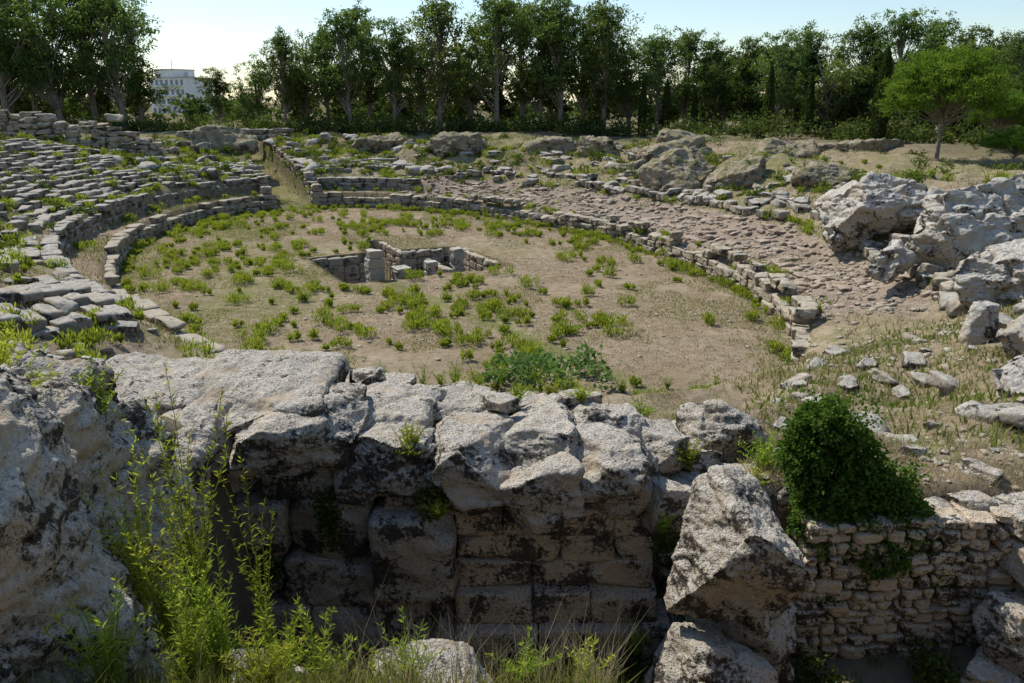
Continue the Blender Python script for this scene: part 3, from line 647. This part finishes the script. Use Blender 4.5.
EUT=[(-15,98,-40),(12,94,-35),(42,104,-14),(66,97,-24),(100,102,-8),(128,99,-2),(146,106,18),(222,112,72),(262,106,62),(288,100,40),(308,104,30),(330,102,34),(352,99,20),(372,105,16),(396,100,28),(424,104,44),(441,101,8),(472,106,12),(497,99,3),(522,104,10),(540,102,16),(560,99,2),(582,105,10),(603,100,12),(628,104,24),(655,100,40),(682,104,38),(712,101,46),(745,104,44),(775,94,32),(800,98,36),(826,90,48),(855,96,30),(893,88,20),(925,90,28),(958,84,34),(985,88,34),(1010,78,40),(1045,76,34),(1075,74,30),(-60,100,-30)]
for i,(a,b,c) in enumerate(EUT):place('eucalyptus_tree',EU,i,a,b,c,14.,1.05)
for i,(a,b,c) in enumerate([(20,112,50),(60,115,60),(100,113,55),(140,116,85),(205,118,105),(250,116,88),(300,114,74),(350,112,66),(400,114,70),(450,112,66),(500,113,58),(550,112,58),(600,113,58),(650,112,62),(700,108,64),(740,104,66),(790,98,58),(830,92,66),(870,88,58),(905,82,64),(950,78,66),(990,74,70),(1035,72,64),(225,140,95),(760,115,50),(860,100,48),(1000,90,50),(720,112,50),(930,95,50)]):
    place('broadleaf_tree',BU,i,a,b,c,10.,1.2)
for i,(a,b,c) in enumerate([(641,95,82),(765,88,66),(805,84,74),(876,72,48),(692,96,88),(664,96,80),(715,95,96)]):place('cypress_tree',CY,i,a,b,c,10.)
place('stone_pine',PN,0,938,56,48,7.,.95);place('stone_pine',PN,1,1016,52,128,7.,1.4);place('stone_pine',PN,1,995,62,90,7.,.9)
v=Veg()
for k in range(460):
    x=U(-80,66);y=np.interp(x,[-75,10,30,66],[95,94,72,56])+U(0,9);r=U(.5,1.5)
    c=np.array([x,y,float(H(x,y))+r*.6]);v.leaves(c+ball(110)*[r*1.4,r,r],.36,.2,tint=U(0,1,110))
v.out('understory_shrubs',M_dk)
v=Veg()
for k in range(420):
    x=U(-260,260);y=U(130,180)+abs(x)*.1;r=U(2,3.4);c=np.array([x,y,5+U(.5,4)]);v.leaves(c+ball(50)*[r*1.2,r,r],1.2,.9,tint=U(0,.8,50))
v.out('distant_trees',M_dk)
# ---------------------------------------------------------------- distant building
def box(name,c,h,m,par=None):
    V=np.array([[x,y,z] for x in(-1,1) for y in(-1,1) for z in(-1,1)],float)*h
    F_=[[0,1,3,2],[4,6,7,5],[0,4,5,1],[2,3,7,6],[0,2,6,4],[1,5,7,3]]
    o=mk(name,V,F_,m,smooth=False);o.location=c
    if par:o.parent=par
    return o
MW=simple('white_plaster',(.74,.72,.68),(.8,.78,.74),.5,.05);MG=simple('window_dark',(.2,.21,.23),(.24,.25,.27),1,.0,.3);MR=simple('roof_slab',(.4,.36,.32),(.48,.44,.4),1,.1)
e=bpy.data.objects.new('apartment_building',None);S.collection.objects.link(e);e.location=(-101,255,4.6);e.rotation_euler=(0,0,-.5)
box('walls',(0,0,5.5),(8,5,5.5),MW,e);box('upper_storey',(-2,0,12.2),(4,4,1.2),MW,e);box('roof',(0,0,11.1),(8.3,5.3,.12),MR,e);box('penthouse_roof',(-2,0,13.5),(4.3,4.3,.1),MR,e)
n=0
for fl in range(4):
    for cx in range(7):
        n+=1;box('window_%d'%n,(-6.6+cx*2.2,-5.02,1.6+fl*2.7),(.5,.06,.75),MG,e)
    box('balcony_%d'%fl,(0,-5.4,.5+fl*2.7),(7.,.4,.08),MW,e)
box('chimney',(3,1,12),(.5,.5,.9),MW,e);box('antenna_mast',(-3,0,15),(.06,.06,1.6),MG,e)
# ---------------------------------------------------------------- light & camera
az=math.atan2(-.66,.62);el=math.radians(50)
W=bpy.data.worlds.new('World');S.world=W;W.use_nodes=True;nt=W.node_tree;nt.nodes.clear()
sk=nt.nodes.new('ShaderNodeTexSky');sk.sky_type='NISHITA';sk.sun_disc=False;sk.sun_elevation=el;sk.sun_rotation=az%(2*math.pi);sk.air_density=1.1;sk.dust_density=.3;sk.ozone_density=3.
bg=nt.nodes.new('ShaderNodeBackground');bg.inputs[1].default_value=.15;wo=nt.nodes.new('ShaderNodeOutputWorld');L(nt,sk.outputs[0],bg.inputs[0]);L(nt,bg.outputs[0],wo.inputs[0])
ld=bpy.data.lights.new('sun','SUN');ld.energy=5.;ld.angle=math.radians(.5);ld.color=(1,.955,.88);lo=bpy.data.objects.new('sun',ld);S.collection.objects.link(lo)
from mathutils import Vector
sd=Vector((math.sin(az)*math.cos(el),math.cos(az)*math.cos(el),math.sin(el)));lo.rotation_euler=sd.to_track_quat('Z','Y').to_euler()
cam=bpy.data.cameras.new('camera');cam.lens=28;cam.sensor_width=36;cam.clip_end=4000;cam.clip_start=.05;co=bpy.data.objects.new('camera',cam);S.collection.objects.link(co)
co.location=(0,0,9);co.rotation_euler=(math.radians(90-16.8),0,0);S.camera=co
S.view_settings.view_transform='Standard';S.view_settings.look='None';S.view_settings.exposure=0
